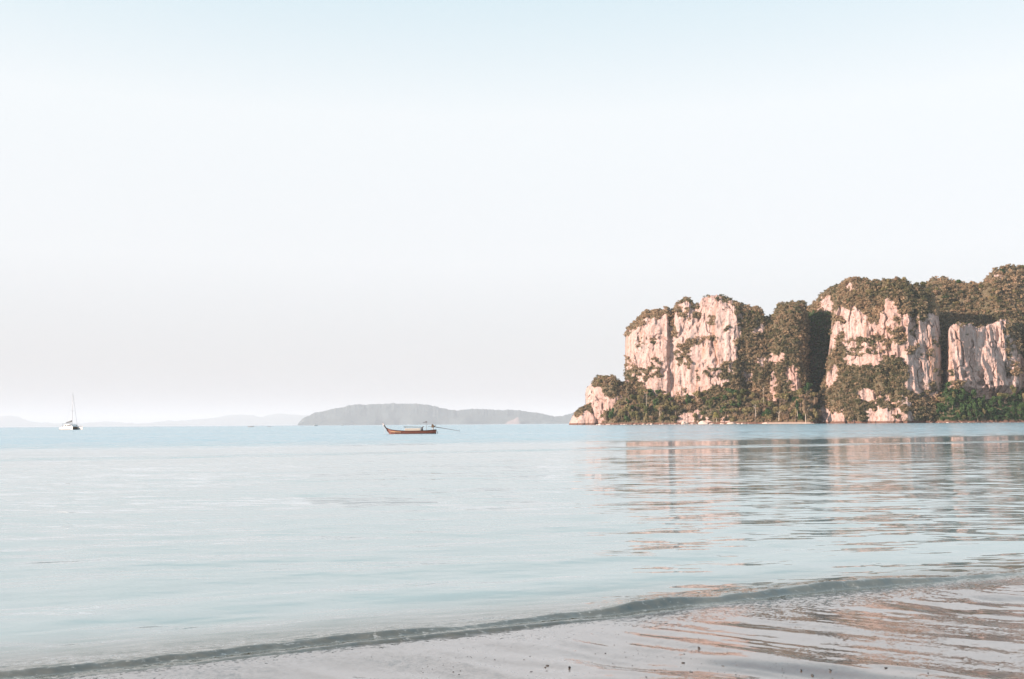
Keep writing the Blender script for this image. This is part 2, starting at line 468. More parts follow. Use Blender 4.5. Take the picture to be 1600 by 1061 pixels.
# tall right cliff
massif('cliff', [(1274, 640), (1279, 618), (1284, 604), (1290, 588), (1296, 540), (1300, 492), (1303, 468), (1309, 449), (1318, 438), (1330, 433), (1345, 433), (1360, 437), (1375, 437), (1392, 434),
                 (1407, 435), (1418, 441), (1425, 444), (1432, 442), (1443, 444), (1452, 449), (1460, 464), (1467, 490), (1471, 540), (1474, 600), (1477, 640)],
       [(1274, 4), (1284, -2), (1300, -4), (1330, -9), (1380, -12), (1418, -11), (1424, -6), (1445, 4), (1465, 15), (1472, 24), (1477, 46)],
       rock=[[(1299, 486), (1308, 478), (1318, 478), (1330, 471), (1342, 480), (1350, 492), (1362, 503), (1372, 503), (1384, 470), (1396, 472), (1408, 480), (1420, 497), (1436, 490), (1446, 500), (1458, 484), (1467, 488),
              (1472, 520), (1474, 600), (1466, 608), (1450, 625), (1430, 622), (1419, 610), (1416, 575), (1404, 560), (1385, 552), (1362, 571), (1334, 575), (1321, 560), (1322, 525), (1308, 530), (1304, 552), (1296, 552)],
             [(1288, 588), (1300, 572), (1309, 577), (1306, 592), (1294, 604)],
             [(1334, 617), (1348, 606), (1361, 607), (1364, 622), (1374, 612), (1392, 612), (1396, 622), (1410, 618), (1424, 622), (1432, 650), (1428, 668), (1362, 668), (1352, 640)],
             [(1272, 630), (1290, 629), (1302, 640), (1320, 645), (1330, 668), (1272, 668)], [(1330, 655), (1364, 655), (1364, 668), (1330, 668)],
             [(1318, 607), (1326, 606), (1322, 616)], [(1326, 446), (1334, 442), (1336, 452), (1328, 455)]],
       thick=120, seed=5, amp=1.0, roll=(.84, 22), lean=((0, -13), (.12, -10), (.2, -1), (.26, -1), (.5, 3), (1, 10)), flute=1.15)
# right cliff with stalactites, half turned away
massif('cliff', [(1478, 545), (1483, 511), (1490, 503), (1515, 503), (1530, 510), (1550, 503), (1565, 496), (1580, 500), (1605, 503), (1660, 497), (1720, 500)],
       [(1478, 36), (1484, 21), (1500, 24), (1550, 51), (1592, 74), (1598, 86), (1606, 88), (1612, 80), (1660, 95), (1720, 130)],
       rock=[[(1476, 500), (1516, 502), (1530, 512), (1550, 503), (1566, 492), (1573, 500), (1576, 520), (1588, 512), (1591, 552), (1600, 560), (1622, 560), (1622, 645), (1476, 645)]],
       thick=60, seed=6, amp=.95, roll=(.93, 8), flute=1.6, caves=597, lean=((0, 8), (.3, 8), (.38, -1), (1, 5)), scrub=.9, rock_scrub=.02)
# wooded ridge above it
massif('cliff', [(1436, 448), (1443, 444), (1450, 438), (1456, 433), (1465, 433), (1476, 430), (1480, 433), (1488, 437), (1500, 439), (1510, 442), (1518, 438), (1528, 441), (1535, 439), (1545, 427), (1555, 419), (1568, 414), (1578, 412),
                 (1588, 414), (1600, 418), (1630, 428), (1680, 448), (1740, 480)],
       [(1436, 80), (1470, 78), (1560, 92), (1740, 170)], lean=((0, -6), (.58, -2), (1, 44)), thick=150, seed=7, amp=.8, roll=(.85, 18), step=1.0, scrub=.75,
       rock=[[(1552, 430), (1564, 424), (1568, 438), (1556, 440)]])

# wooded aprons at the foot
massif('hillside', [(926, 657), (945, 648), (968, 618), (985, 612), (1020, 614), (1050, 618), (1075, 625), (1095, 622), (1120, 611), (1140, 604), (1160, 610), (1180, 618), (1200, 626), (1228, 626), (1243, 614), (1256, 606), (1266, 608), (1274, 630), (1279, 657)],
       [(926, -12), (960, -34), (1270, -30), (1284, -18)], lean=((0, 0), (.2, 4), (1, 26)), thick=30, seed=8, amp=.45, roll=(.9, 6), rows=70, step=1.0, scrub=.55, scrub_r=(1.4, 2.6), sink=4,
       rock=[[(1060, 654), (1072, 642), (1080, 650), (1092, 640), (1102, 650), (1112, 656), (1112, 668), (1060, 668)], [(1128, 654), (1138, 646), (1148, 656), (1148, 668), (1128, 668)]], tintm=.35)
massif('hillside', [(1424, 655), (1432, 644), (1445, 630), (1458, 621), (1474, 600), (1482, 594), (1500, 602), (1520, 616), (1540, 622), (1570, 618), (1600, 616), (1650, 612), (1720, 620)],
       [(1424, -2), (1450, -2), (1480, -8), (1520, 0), (1600, 36), (1720, 90)], lean=((0, 0), (1, 30)), thick=30, seed=9, amp=.4, roll=(.9, 6), rows=70, step=1.0, scrub=.7, scrub_r=(1.4, 2.6), sink=4, tintm=-.1, shade_leaves=True)  # darker scrub and lowest tint paint the cliff shade onto this slope
SCR_MAIN.build('scrub', M_SCRUB); SCR_SHADE.build('scrub', M_SCRUB_SHADE)

# ------------------------------------------------------------------ trees one by one
def crown_mesh(seed, kind):
    if kind == 'round': v, f = lobes_cloud(seed, 9, 300, .17, .8, .62, (.3, .5))
    elif kind == 'spread': v, f = lobes_cloud(seed, 11, 300, .16, .38, .8, (.22, .36))
    elif kind == 'tall':
        v, f = lobes_cloud(seed, 9, 300, .16, 1.0, .4, (.26, .42)); v = v * np.array([.8, .8, 1.35])
    else:
        v, f = lobes_cloud(seed, 14, 230, .13, .5, .8, (.12, .24))
    return mesh_np('crown', v, f)

def trunk_mesh(seed, h, kind):
    """unit tree: crown radius 1 centred at height h; trunk with limbs"""
    r = random.Random(seed); bm = bmesh.new()
    b = (r.uniform(-.12, .12), r.uniform(-.12, .12))
    tube(bm, [(0, 0, -.3), (b[0] * .4, b[1] * .4, h * .4), (b[0], b[1], h * .85), (b[0] * .6, b[1] * .6, h * 1.15)], [.085, .065, .05, .025], 6)
    for k in range(6 if kind != 'bare' else 9):
        a = k * 2.4 + r.uniform(-.3, .3); l = r.uniform(.5, .85); z0 = h * r.uniform(.6, .95)
        tube(bm, [(b[0] * .9, b[1] * .9, z0), (b[0] + math.cos(a) * l * .5, b[1] + math.sin(a) * l * .5, z0 + .22), (b[0] + math.cos(a) * l, b[1] + math.sin(a) * l, z0 + r.uniform(.3, .5))], [.035, .026, .012], 5)
    return bm_mesh('trunk', bm)

KINDS = {'round': 1.1, 'spread': 1.7, 'tall': 1.5, 'bare': 2.6}
CROWNS = {k: [crown_mesh(300 + 10 * i + len(k), k) for i in range(4)] for k in KINDS}
TRUNKS = {k: [trunk_mesh(500 + 10 * i + len(k), KINDS[k], k) for i in range(4)] for k in KINDS}
CROWN_V = {}
def coloured(data, mat):
    key = (data.name, mat.name)
    if key not in CROWN_V:
        d = data.copy(); d.materials.clear(); d.materials.append(mat); CROWN_V[key] = d
    return CROWN_V[key]

def tree(pos, radius, kind, leaf, label, group, pale=False, stretch=1.0):
    root = empty('tree', tuple(pos), rng.uniform(0, 6.28), radius)
    root.scale = (radius, radius, radius * stretch)
    i = rng.integers(4)
    c = obj('crown', coloured(CROWNS[kind][i], leaf), None, root, (0, 0, KINDS[kind] + .25))
    obj('trunk', coloured(TRUNKS[kind][i], M_PALEBARK if pale else M_BARK), None, root)
    tag(root, label, 'tree', group)
    return root

LEAFW = {id(M_OLIVE): 'olive', id(M_DARK): 'dark green', id(M_BROWN): 'brownish', id(M_LIME): 'yellow green'}
KINDW = {'round': 'rounded', 'spread': 'spreading', 'tall': 'narrow', 'bare': 'thin'}

def zone_text(px, t, zone):
    row = 'by the water' if t < .33 else ('mid slope' if t < .66 else 'upslope')
    if zone == 'left':
        marks = [(975, 'beside the small headland'), (1030, 'under the left cliff edge'), (1085, 'left of the dark cove'), (1130, 'right of the dark cove'),
                 (1180, 'below the overgrown shoulder'), (1230, 'behind the pale beach strip'), (1300, 'at the mouth of the shaded gully')]
    elif zone == 'right':
        marks = [(1455, 'beside the right cliff foot'), (1500, 'below the narrow cleft'), (1550, 'under the stalactite cliff'), (1900, 'by the right picture edge')]
    elif zone == 'crest':
        marks = [(990, 'on the small headland'), (1060, 'on the left brow of the left cliff'), (1160, 'on the summit of the left cliff'), (1235, 'on the saddle right of the left cliff'), (1290, 'above the shaded gully'),
                 (1370, 'left on the right cliff top'), (1450, 'right on the right cliff top'), (1535, 'on the ridge dip'), (1900, 'on the highest dome at right')]
    m = next(b for a, b in marks if px < a)
    return m if zone == 'crest' else m + ', ' + row

def plant(seed, n, zone, px_rng, t_rng, rad, kinds, leaves, group, min_d):
    s = SURF[seed]; V = s['V']; nr, nc = V.shape[:2]; got = []; tries = 0
    while len(got) < n and tries < n * 60:
        tries += 1
        pxv = rng.uniform(*px_rng); tv = rng.uniform(*t_rng)
        j = int(np.clip((pxv - s['px'][0]) / (s['px'][-1] - s['px'][0]) * (nc - 1), 0, nc - 1)); i = int(tv * (nr - 1))
        if s['veg'][i, j] < .5: continue
        p = V[i, j]
        if p[2] < .8: continue
        if any((p[0] - g[0]) ** 2 + (p[1] - g[1]) ** 2 + (p[2] - g[2]) ** 2 < min_d ** 2 for g in got): continue
        got.append(p)
        k = kinds[rng.integers(len(kinds))]; lf = leaves[rng.integers(len(leaves))]
        tt = (tv - t_rng[0]) / (t_rng[1] - t_rng[0])
        r = rng.uniform(*rad) * (.8 if zone != 'crest' and tt < .15 else 1)
        sz = 'large' if r > rad[0] + .66 * (rad[1] - rad[0]) else ('small' if r < rad[0] + .33 * (rad[1] - rad[0]) else '')
        lab = f"{sz} {LEAFW[id(lf)]} {KINDW[k]} tree {zone_text(pxv, tt, zone)}".strip()
        tree(p - np.array([0, 0, .4 + (r * .65 if zone == 'crest' else r * .15)]), r, k, lf, lab, group)

plant(8, 118, 'left', (945, 1278), (.06, 1.0), (3.4, 6.2), ['round', 'round', 'spread', 'tall'], [M_OLIVE, M_OLIVE, M_OLIVE, M_BROWN, M_DARK], 'trees in the belt under the left cliff', 5.0)
plant(9, 74, 'right', (1428, 1612), (.06, 1.0), (3.0, 5.2), ['round', 'round', 'tall'], [M_DARK, M_DARK, M_DARK, M_OLIVE], 'trees in the shade under the right cliffs', 4.2)  # mostly dark leaves, so the crowns carry cliff shade as colour
plant(2, 12, 'crest', (930, 990), (.8, 1.0), (2.4, 3.6), ['round'], [M_BROWN, M_OLIVE], 'trees along the cliff tops', 3.5)
plant(3, 22, 'crest', (1160, 1256), (.8, 1.0), (2.2, 3.6), ['round'], [M_OLIVE, M_BROWN], 'trees along the cliff tops', 4)
plant(5, 26, 'crest', (1310, 1450), (.9, 1.0), (2.2, 3.6), ['round'], [M_OLIVE, M_BROWN], 'trees along the cliff tops', 4)
plant(7, 44, 'crest', (1440, 1606), (.62, 1.0), (2.4, 4.2), ['round'], [M_OLIVE, M_OLIVE, M_BROWN, M_DARK], 'trees along the cliff tops', 4.5)

def ap(seed, px, t):
    s = SURF[seed]; V = s['V']; nr, nc = V.shape[:2]
    j = int(np.clip((px - s['px'][0]) / (s['px'][-1] - s['px'][0]) * (nc - 1), 0, nc - 1))
    return V[int(t * (nr - 1)), j]
def special(px, py_base, Y_front, radius, kind, leaf, label, stretch=1.0):
    p = P(px, py_base, Ybase(px) + Y_front)
    t = tree(p, radius, kind, leaf, label, None, True, stretch); return t
special(1010, 632, -30, 3.2, 'bare', M_BROWN, 'bare white trunked tree standing clear under the left cliff face', 1.35)
special(1181, 648, -36, 4.6, 'spread', M_OLIVE, 'tall umbrella crowned tree on a straight white trunk near the shore', 1.25)
special(1031, 648, -36, 4.4, 'round', M_BROWN, 'brownish tree with a forked pale trunk above the rocky shore')
special(1193, 626, -16, 2.2, 'bare', M_BROWN, 'slender pale snag rising from the belt below the shoulder', 2.4)
special(1120, 658, -37, 4.2, 'round', M_LIME, 'bright yellow green tree right behind the pink shore boulders')
special(1259, 659, -40, 5.6, 'tall', M_BROWN, 'tall tan tree column left of the right cliff corner', 1.25)
special(1217, 655, -35, 5.0, 'spread', M_OLIVE, 'wide olive tree directly behind the pale beach strip')
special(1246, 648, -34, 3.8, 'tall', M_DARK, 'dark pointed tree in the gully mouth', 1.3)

# ------------------------------------------------------------------ shore rocks
def rock_mesh(seed):
    bm = bmesh.new(); bmesh.ops.create_icosphere(bm, subdivisions=2, radius=1)
    r = np.random.default_rng(seed); off = r.uniform(0, 50, 3)
    for v in bm.verts:
        c = np.array(v.co)
        k = 1 + .42 * float(fbm(c[0] * 1.2 + off[0], c[1] * 1.2 + off[1], c[2] * 1.2 + off[2], seed, 3)) + .12 * float(vnoise(c[0] * 4 + off[0], c[1] * 4, c[2] * 4, seed))
        v.co = v.co * k
        v.co.z *= .62
    return bm_mesh('boulder', bm)
ROCKS = [rock_mesh(700 + i) for i in range(6)]
M_BOULDER = simple('boulder_stone', (.55, .41, .34), .9, .15, .25, 1.2)
M_BOULDER_D = simple('dark_boulder_stone', (.22, .13, .1), .8, .2, .3, 1.2)
for m_ in ROCKS: m_.materials.append(M_BOULDER)
ROCKS_D = []
for m_ in ROCKS:
    d = m_.copy(); d.materials[0] = M_BOULDER_D; ROCKS_D.append(d)

def boulder(px, Yo, size, label, group, dark=False, flat=1.0, z=-.1):
    Y = Ybase(px) + Yo
    X = (P(px, horizon(px), Y))[0]
    o = obj('boulder', (ROCKS_D if dark else ROCKS)[rng.integers(6)])
    o.location = (X, Y, z + size * .1); o.scale = (size * rng.uniform(.9, 1.4), size, size * flat * rng.uniform(.7, 1.1)); o.rotation_euler = (0, 0, rng.uniform(0, 6.28))
    return tag(o, label, 'boulder', group)
shore_marks = [(940, 'under the small headland'), (985, 'right of the small headland'), (1050, 'below the bare white tree'), (1090, 'by the dark cove'), (1150, 'by the yellow green tree'), (1300, 'beside the pale beach strip')]
for i in range(46):
    px = 932 + i * 5.4 + rng.uniform(-2, 2)
    if 1192 < px < 1268: continue
    s_ = rng.uniform(.7, 2.0); m = next(b for a, b in shore_marks if px < a); dk = rng.random() < .25
    Yf = ipl([(926, -12), (960, -34), (1270, -30), (1284, -18)], px)
    boulder(px, Yf - rng.uniform(.5, 3), s_, f"{'dark wet' if dk else 'pale pinkish'} {'big' if s_ > 1.4 else 'little'} rock at the waterline {m}", 'rocks along the far shore', dk)
for i in range(22):
    px = 1432 + i * 8 + rng.uniform(-3, 3); s_ = rng.uniform(.5, 1.3)
    Yf = ipl([(1424, -2), (1450, -2), (1480, -8), (1520, 0), (1600, 36), (1720, 90)], px)
    dk = rng.random() < .5
    boulder(px, Yf - rng.uniform(.5, 2.5), s_, f"{'dark' if dk else 'whitish'} {'big' if s_ > .9 else 'little'} rock in front of the shaded trees {'near the right edge' if px > 1530 else 'below the cleft'}", 'rocks before the shaded trees', dk)
boulder(1099, -36, 5.0, 'big sloping pink boulder right of the dark cove', None, False, 1.0)
boulder(1143, -37, 4.4, 'pale tilted slab boulder beside the yellow green tree', None, False, .9)
boulder(1070, -35, 4.2, 'rounded boulder left of the dark cove', None, False, 1.2)
boulder(1083, -32, 3.4, 'dark wet boulder inside the cove', None, True, .8)
boulder(1112, -38, 2.6, 'low cracked pink boulder under the yellow green tree', None, False, .7)
boulder(1196, -36, 2.6, 'rounded pale boulder at the left end of the beach strip', None, False, .9)

# pale beach strip under the trees
bm = bmesh.new()
rows_ = []
for pxx in np.linspace(1190, 1272, 30):
    row = []
    for d, z in ((-44, -.3), (-40, .45), (-34, 1.2), (-26, 1.6)):
        q = P(pxx, horizon(pxx), Ybase(pxx) + d + 1.2 * float(vnoise(pxx * .1, d, 0, 3)))
        row.append(bm.verts.new((q[0], q[1], z * (1 if 1196 < pxx < 1268 else .3))))
    rows_.append(row)
for a, b in zip(rows_, rows_[1:]):
    for k in range(3): bm.faces.new((a[k], b[k], b[k + 1], a[k + 1]))
M_FARSAND = simple('far_sand', (.56, .40, .31), .95, .1, .12, .3)
tag(obj('beach_strip', bm_mesh('beach_strip', bm), M_FARSAND), kind='structure')

# ------------------------------------------------------------------ distant islands
def island(name, top, Y, mat, depth, amp, seed):
    px = np.linspace(top[0][0], top[-1][0], 420)
    tp = ipl(top, px) - amp * np.abs(vnoise(px * .45, 0, 0, seed)) - amp * .6 * np.abs(vnoise(px * 1.1, 0, 0, seed + 1)) + amp * .5
    nr = 26; rowsv = []
    for k in range(nr):
        t = k / (nr - 1)
        bpy_ = horizon(px) + (CAM_H + 4) * F / Y
        q = P(px, bpy_ + (tp - bpy_) * math.sin(t * math.pi / 2), Y + depth * (1 - math.cos(t * math.pi / 2)))
        q[:, 1] += depth * .12 * fbm(q[:, 0] / (depth * .4), 0 * px, q[:, 2] / (depth * .3), seed + 5, 3) * (t < .999)
        q[:, 2] += (depth * .03 * fbm(q[:, 0] / (depth * .15), q[:, 1] / (depth * .15), 0 * px, seed + 6, 3)) * (0 < t < .95)
        rowsv.append(q)
    for k in range(1, 9):
        s = k / 8; q = rowsv[nr - 1].copy(); q = q * np.array([1 + depth * s / Y, 1 + depth * s / Y, 1]); q[:, 2] = q[:, 2] * (1 - s * s) - 4 * s * s
        rowsv.append(q)
    V = np.concatenate(rowsv)
    me = mesh_np(name, V, grid_faces(len(rowsv), len(px)), None)
    return tag(obj(name, me, mat), kind='structure')
M_HILL = simple('wooded_hill', (.06, .075, .075), .95, .05, .4, .01)
m, N, L, b = M_HILL, M_HILL.node_tree.nodes, M_HILL.node_tree.links, M_HILL.node_tree.nodes['Principled BSDF']
island('island', [(465, 663.5), (468, 660), (472, 656), (478, 652), (490, 647), (502, 644), (520, 639), (545, 635), (565, 633), (580, 632), (620, 631), (650, 631), (665, 633), (690, 638), (708, 641.5), (718, 643),
                  (728, 641), (740, 639.5), (760, 639.5), (776, 641), (786, 642), (797, 640.5), (808, 641), (820, 643), (835, 645), (850, 647), (862, 650), (868, 651), (878, 650), (890, 647), (905, 643), (925, 640), (950, 648)],
       15000, M_HILL, 900, 1.2, 21)
island('hills', [(-160, 654), (-90, 648), (-40, 653), (0, 650.5), (15, 650), (28, 651.5), (36, 655), (48, 658.5), (58, 660), (70, 661.5), (90, 662), (110, 660.5), (130, 662.5), (150, 660), (165, 658.5), (178, 660.5), (195, 662), (230, 662),
                (245, 659), (262, 658), (280, 658), (300, 656), (325, 655), (342, 652), (358, 649), (380, 648.5), (395, 648.5), (402, 651), (410, 652), (424, 648), (440, 647), (465, 648.5), (490, 650), (530, 652), (600, 655), (660, 660)],
       38000, M_HILL, 2000, .7, 31)
# pale quarry bluff on the island
bm = bmesh.new()
fr = []
for pxx, pt in ((790, 661.5), (793, 659), (798, 657), (803, 655.5), (806, 653), (809, 651.5), (811, 653), (812, 657), (814, 661.5)):
    a = P(pxx, 663.5, 14900); c = P(pxx, pt, 14950)
    fr.append((bm.verts.new(a), bm.verts.new(c), bm.verts.new((c[0], c[1] + 60, c[2])), bm.verts.new((a[0], a[1] + 90, a[2]))))
for a, b2 in zip(fr, fr[1:]):
    for k in range(3): bm.faces.new((a[k], b2[k], b2[k + 1], a[k + 1]))
M_BLUFF = simple('bluff_rock', (.26, .2, .19), .95, .05, .2, .02)
tag(obj('rock_bluff', bm_mesh('rock_bluff', bm), M_BLUFF), kind='structure')

# ------------------------------------------------------------------ sea, wave and beach
SH_A = np.array([-3.1, 6.02]); SH_B = np.array([4.95, 9.55])
SD = (SH_B - SH_A) / np.linalg.norm(SH_B - SH_A); SN = np.array([-SD[1], SD[0]])
def to_sn(p): d = np.asarray(p)[..., :2] - SH_A; return d @ SD, d @ SN
CREST = np.array([to_sn(G(*q)) for q in ((-150, 1072), (40, 1060), (150, 1050), (330, 1030), (560, 1003), (700, 990), (820, 976), (950, 962), (1100, 945), (1250, 930), (1400, 916), (1540, 905), (1700, 893), (1900, 880))])
CR_H = ([-3, .034], [.6, .036], [1.2, .040], [2.2, .040], [3.0, .042], [3.8, .056], [4.8, .072], [6.0, .072], [7.2, .062], [8.0, .034], [9.2, .012], [12, .0])
def graded(lo, hi, d, far0, far1, g=1.22):
    a = list(np.arange(lo, hi, d)); s = d; x = a[-1]
    while x < far1: s = s * g; x += s; a.append(x)
    s = d; x = a[0]; pre = []
    while x > far0: s = s * g; x -= s; pre.append(x)
    return np.array(pre[::-1] + a)

S = graded(-6.5, 13.0, .028, -70000, 70000)
Nn = np.concatenate([np.arange(-1.8, -0.5, .03), np.arange(-.5, 1.6, .013), graded(1.6, 7, .035, 1.7, 70000, 1.12)])
Nn = np.unique(np.round(Nn, 4))
SS, NN = np.meshgrid(S, Nn)
cn = np.interp(SS, CREST[:, 0], CREST[:, 1]) + .05 * fbm(SS * .9, 0 * SS, 0 * SS, 3, 3) + .02 * vnoise(SS * 5, 0, 0, 9)
ch = ipl(CR_H, SS) * (1 + .65 * fbm(SS * 1.3, 0 * SS, 0 * SS, 14, 3))
d = NN - cn                                             # metres seaward of the foot of the wave
front = np.where(d < .06, smooth(-.015, .075, d), 1) * np.where(d > .06, np.exp(-((d - .06) / .30) ** 2), 1)
ch = ch * .8
Zs = ch * front
Zs += ch * .10 * fbm(SS * 9, NN * 22, 0 * SS, 5, 3) * front
# second little fold in front of the wave at left
c2 = cn - .15 - .03 * vnoise(SS * .7, 0, 0, 8); h2 = .022 * np.exp(-((SS - 3.0) / 1.6) ** 2)
d2 = NN - c2; Zs += h2 * np.where(d2 < .03, smooth(-.03, .03, d2), np.exp(-((d2 - .03) / .10) ** 2))
# fading swell and wind chop
near = np.exp(-np.maximum(d, 0) / 14.0) * smooth(.1, .6, d)
Zs += near * (.011 * np.sin(6.28 * (d / 1.5 + .4 * fbm(SS * .16, NN * .1, 0 * SS, 6, 2))) + .009 * fbm(SS * .9, NN * 3.2, 0 * SS, 7, 3))
swash_z = .010 + .012 * np.clip(-d, 0, 3) ** 1.0 * .0
Zs = Zs + .006 - .08 * smooth(.12, .6, -d + .06 * fbm(SS * 2, NN * 4, 0 * SS, 71, 3))
XY = SH_A + SS[..., None] * SD + NN[..., None] * SN
V = np.concatenate([XY, Zs[..., None]], -1)
sea_me = mesh_np('sea', V.reshape(-1, 3), grid_faces(len(Nn), len(S)), None, True)

def water_material():
    m, N, L, b = mat_new('sea_water')
    g = N.new('ShaderNodeNewGeometry'); p = g.outputs['Position']
    sp = N.new('ShaderNodeSeparateXYZ'); L.new(p, sp.inputs[0])
    # distance off the shore line
    off = vmath(N, L, 'SUBTRACT', p, (SH_A[0], SH_A[1], 0))
    dt = N.new('ShaderNodeVectorMath'); dt.operation = 'DOT_PRODUCT'; L.new(off, dt.inputs[0]); dt.inputs[1].default_value = (SN[0], SN[1], 0)
    n_ = dt.outputs['Value']
    # wind lanes: long patches of ruffled and calm water
    lane = noise(N, L, vmath(N, L, 'MULTIPLY', p, (.004, .035, 0)), 1.0, 3, .55, .3).outputs[0]
    wob = nmath(N, L, 'ADD', n_, nmath(N, L, 'MULTIPLY', nmath(N, L, 'SUBTRACT', lane, .5), 14))
    far0 = rng_map(N, L, wob, 58, 76)
    strip = nmath(N, L, 'MULTIPLY', rng_map(N, L, wob, 41, 43.5), rng_map(N, L, wob, 49, 46))
    far = nmath(N, L, 'MAXIMUM', far0, nmath(N, L, 'MULTIPLY', strip, .8))
    calm = rng_map(N, L, n_, 18, 44, 1.0, .26)
    amp_far = nmath(N, L, 'MULTIPLY', far, rng_map(N, L, lane, .36, .52, .35, 1.0))
    def slopes(sxy, amp, det, seed):
        v = vmath(N, L, 'ADD', vmath(N, L, 'MULTIPLY', p, (sxy[0], sxy[1], 1)), (seed, seed * 1.7, 0))
        c = noise(N, L, v, 1.0, det, .5).outputs[1]
        c = vmath(N, L, 'SUBTRACT', c, (.5, .5, .5))
        return vmath(N, L, 'MULTIPLY', c, (amp[0], amp[1], 0))
    s1 = slopes((.75, 3.3), (.05, .29), 3, 3.1)
    s2 = slopes((1.7, 8.0), (.07, .30), 2, 7.7)
    s0 = slopes((.13, .55), (.02, .15), 2, 9.4)
    s3 = slopes((.5, 1.6), (.6, 1.4), 3, 1.3)
    def scl(v, f):
        n = N.new('ShaderNodeVectorMath'); n.operation = 'SCALE'; L.new(v, n.inputs[0]); L.new(f, n.inputs[3]); return n.outputs[0]
    ripple = noise(N, L, vmath(N, L, 'MULTIPLY', p, (.10, .34, 0)), 1.0, 2, .5).outputs[0]
    near = nmath(N, L, 'MULTIPLY', calm, rng_map(N, L, ripple, .35, .62, .55, 1.25))
    surf = nmath(N, L, 'MULTIPLY', rng_map(N, L, n_, -.35, -.05), rng_map(N, L, n_, .75, .15))
    s4 = slopes((16, 30), (.5, .7), 3, 5.9)
    tot0 = scl(s4, surf)
    tot = vmath(N, L, 'ADD', scl(vmath(N, L, 'ADD', vmath(N, L, 'ADD', s1, s0), s2), near), scl(s3, amp_far))
    tot = vmath(N, L, 'ADD', vmath(N, L, 'ADD', tot, tot0), vmath(N, L, 'MULTIPLY', (0, -.025, 0), (1, 1, 1)))   # waves lean towards the shore
    nn = vmath(N, L, 'NORMALIZE', vmath(N, L, 'ADD', g.outputs['Normal'], tot))
    L.new(nn, b.inputs['Normal'])
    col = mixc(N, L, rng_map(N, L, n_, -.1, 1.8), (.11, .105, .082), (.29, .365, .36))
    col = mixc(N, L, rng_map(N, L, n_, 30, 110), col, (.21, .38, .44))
    fm = noise(N, L, vmath(N, L, 'MULTIPLY', p, (14, 22, 14)), 1.0, 4, .7).outputs[0]
    col = mixc(N, L, nmath(N, L, 'MULTIPLY', nmath(N, L, 'MULTIPLY', surf, rng_map(N, L, fm, .57, .70)), .55), col, (.55, .55, .52))
    L.new(col, b.inputs['Base Color'])
    L.new(nmath(N, L, 'ADD', nmath(N, L, 'MULTIPLY', far, .16), .02), b.inputs['Roughness'])
    b.inputs['IOR'].default_value = 1.75; b.inputs['Specular IOR Level'].default_value = .5
    return m
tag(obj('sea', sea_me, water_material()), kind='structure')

# beach: gentle fall to the sea with backwash rills
S2 = graded(-6.0, 9.5, .022, -60, 60, 1.3)
N2 = np.concatenate([graded(-5.2, .25, .022, -40, .3, 1.3), np.array([.5, 1, 2, 4, 8])])
SS, NN = np.meshgrid(S2, N2)
XY = SH_A + SS[..., None] * SD + NN[..., None] * SN
cn = np.interp(SS, CREST[:, 0], CREST[:, 1])
d = NN - cn
base = np.where(d < -.05, -(d + .05) * .052 + .0, -(d + .05) * .06)
# rills run down the slope, a little slanted
q1 = XY @ np.array([.72, .694]) ; q2 = XY @ np.array([-.694, .72])
rid = fbm(q1 * .95 + .7 * vnoise(q2 * .45, q1 * .5, 0, 61), q2 * .30, 0 * q1, 60, 4, .5) * (.45 + .9 * smooth(-.35, .35, vnoise(q1 * .45, q2 * .35, 0, 66)))
rid2 = fbm(q1 * 4.2, q2 * .55, 0 * q1, 62, 3, .5)
up = smooth(.15, 1.0, -d)
Zb = base + up * (.092 * rid + .009 * rid2) + .0012 * fbm(SS * 9, NN * 14, 0 * SS, 63, 3)
Zb = Zb + .004
V = np.concatenate([XY, Zb[..., None]], -1)
dd_ = d + .12 * fbm(SS * 1.6, NN * 3, 0 * SS, 64, 3)
swash = smooth(-1.0, -.35, dd_) * smooth(.1, -.1, dd_) * (.6 + .6 * fbm(SS * .8, NN * 2.0, 0 * SS, 65, 2))
sand_me = mesh_np('beach_sand', V.reshape(-1, 3), grid_faces(len(N2), len(S2)), {'swash': np.clip(swash, 0, 1)}, True)

def sand_material():
    m, N, L, b = mat_new('wet_sand')
    g = N.new('ShaderNodeNewGeometry'); p = g.outputs['Position']
    n1 = noise(N, L, p, 1.3, 4, .55); n2 = noise(N, L, p, 60, 3, .6); n3 = noise(N, L, p, 85, 3, .6)
    c = mixc(N, L, n1.outputs[0], (.075, .044, .028), (.125, .087, .062))
    c = mixc(N, L, nmath(N, L, 'MULTIPLY', rng_map(N, L, n3.outputs[0], .58, .68), .8), c, (.05, .04, .035))
    L.new(c, b.inputs['Base Color'])
    b.inputs['Roughness'].default_value = .28
    b.inputs['Coat Weight'].default_value = 1.0; b.inputs['Coat IOR'].default_value = 2.2; b.inputs['Coat Roughness'].default_value = .05
    def grit(scale, amp, mask):
        c_ = noise(N, L, vmath(N, L, 'MULTIPLY', p, (1, 1, 0)), scale, 2, .5).outputs[1]
        v = vmath(N, L, 'MULTIPLY', vmath(N, L, 'SUBTRACT', c_, (.5, .5, .5)), (amp, amp, 0))
        n = N.new('ShaderNodeVectorMath'); n.operation = 'SCALE'; L.new(v, n.inputs[0]); L.new(mask, n.inputs[3]); return n.outputs[0]
    at = N.new('ShaderNodeAttribute'); at.attribute_name = 'swash'
    mk = rng_map(N, L, noise(N, L, p, 1.1, 3, .6).outputs[0], .42, .62, .15, 1.0)
    nn = vmath(N, L, 'NORMALIZE', vmath(N, L, 'ADD', g.outputs['Normal'], vmath(N, L, 'ADD', vmath(N, L, 'ADD', grit(55, .28, mk), grit(16, .14, mk)), grit(30, .55, at.outputs['Fac']))))
    L.new(nn, b.inputs['Normal']); L.new(nn, b.inputs['Coat Normal'])
    return m
tag(obj('beach_sand', sand_me, sand_material()), kind='structure')

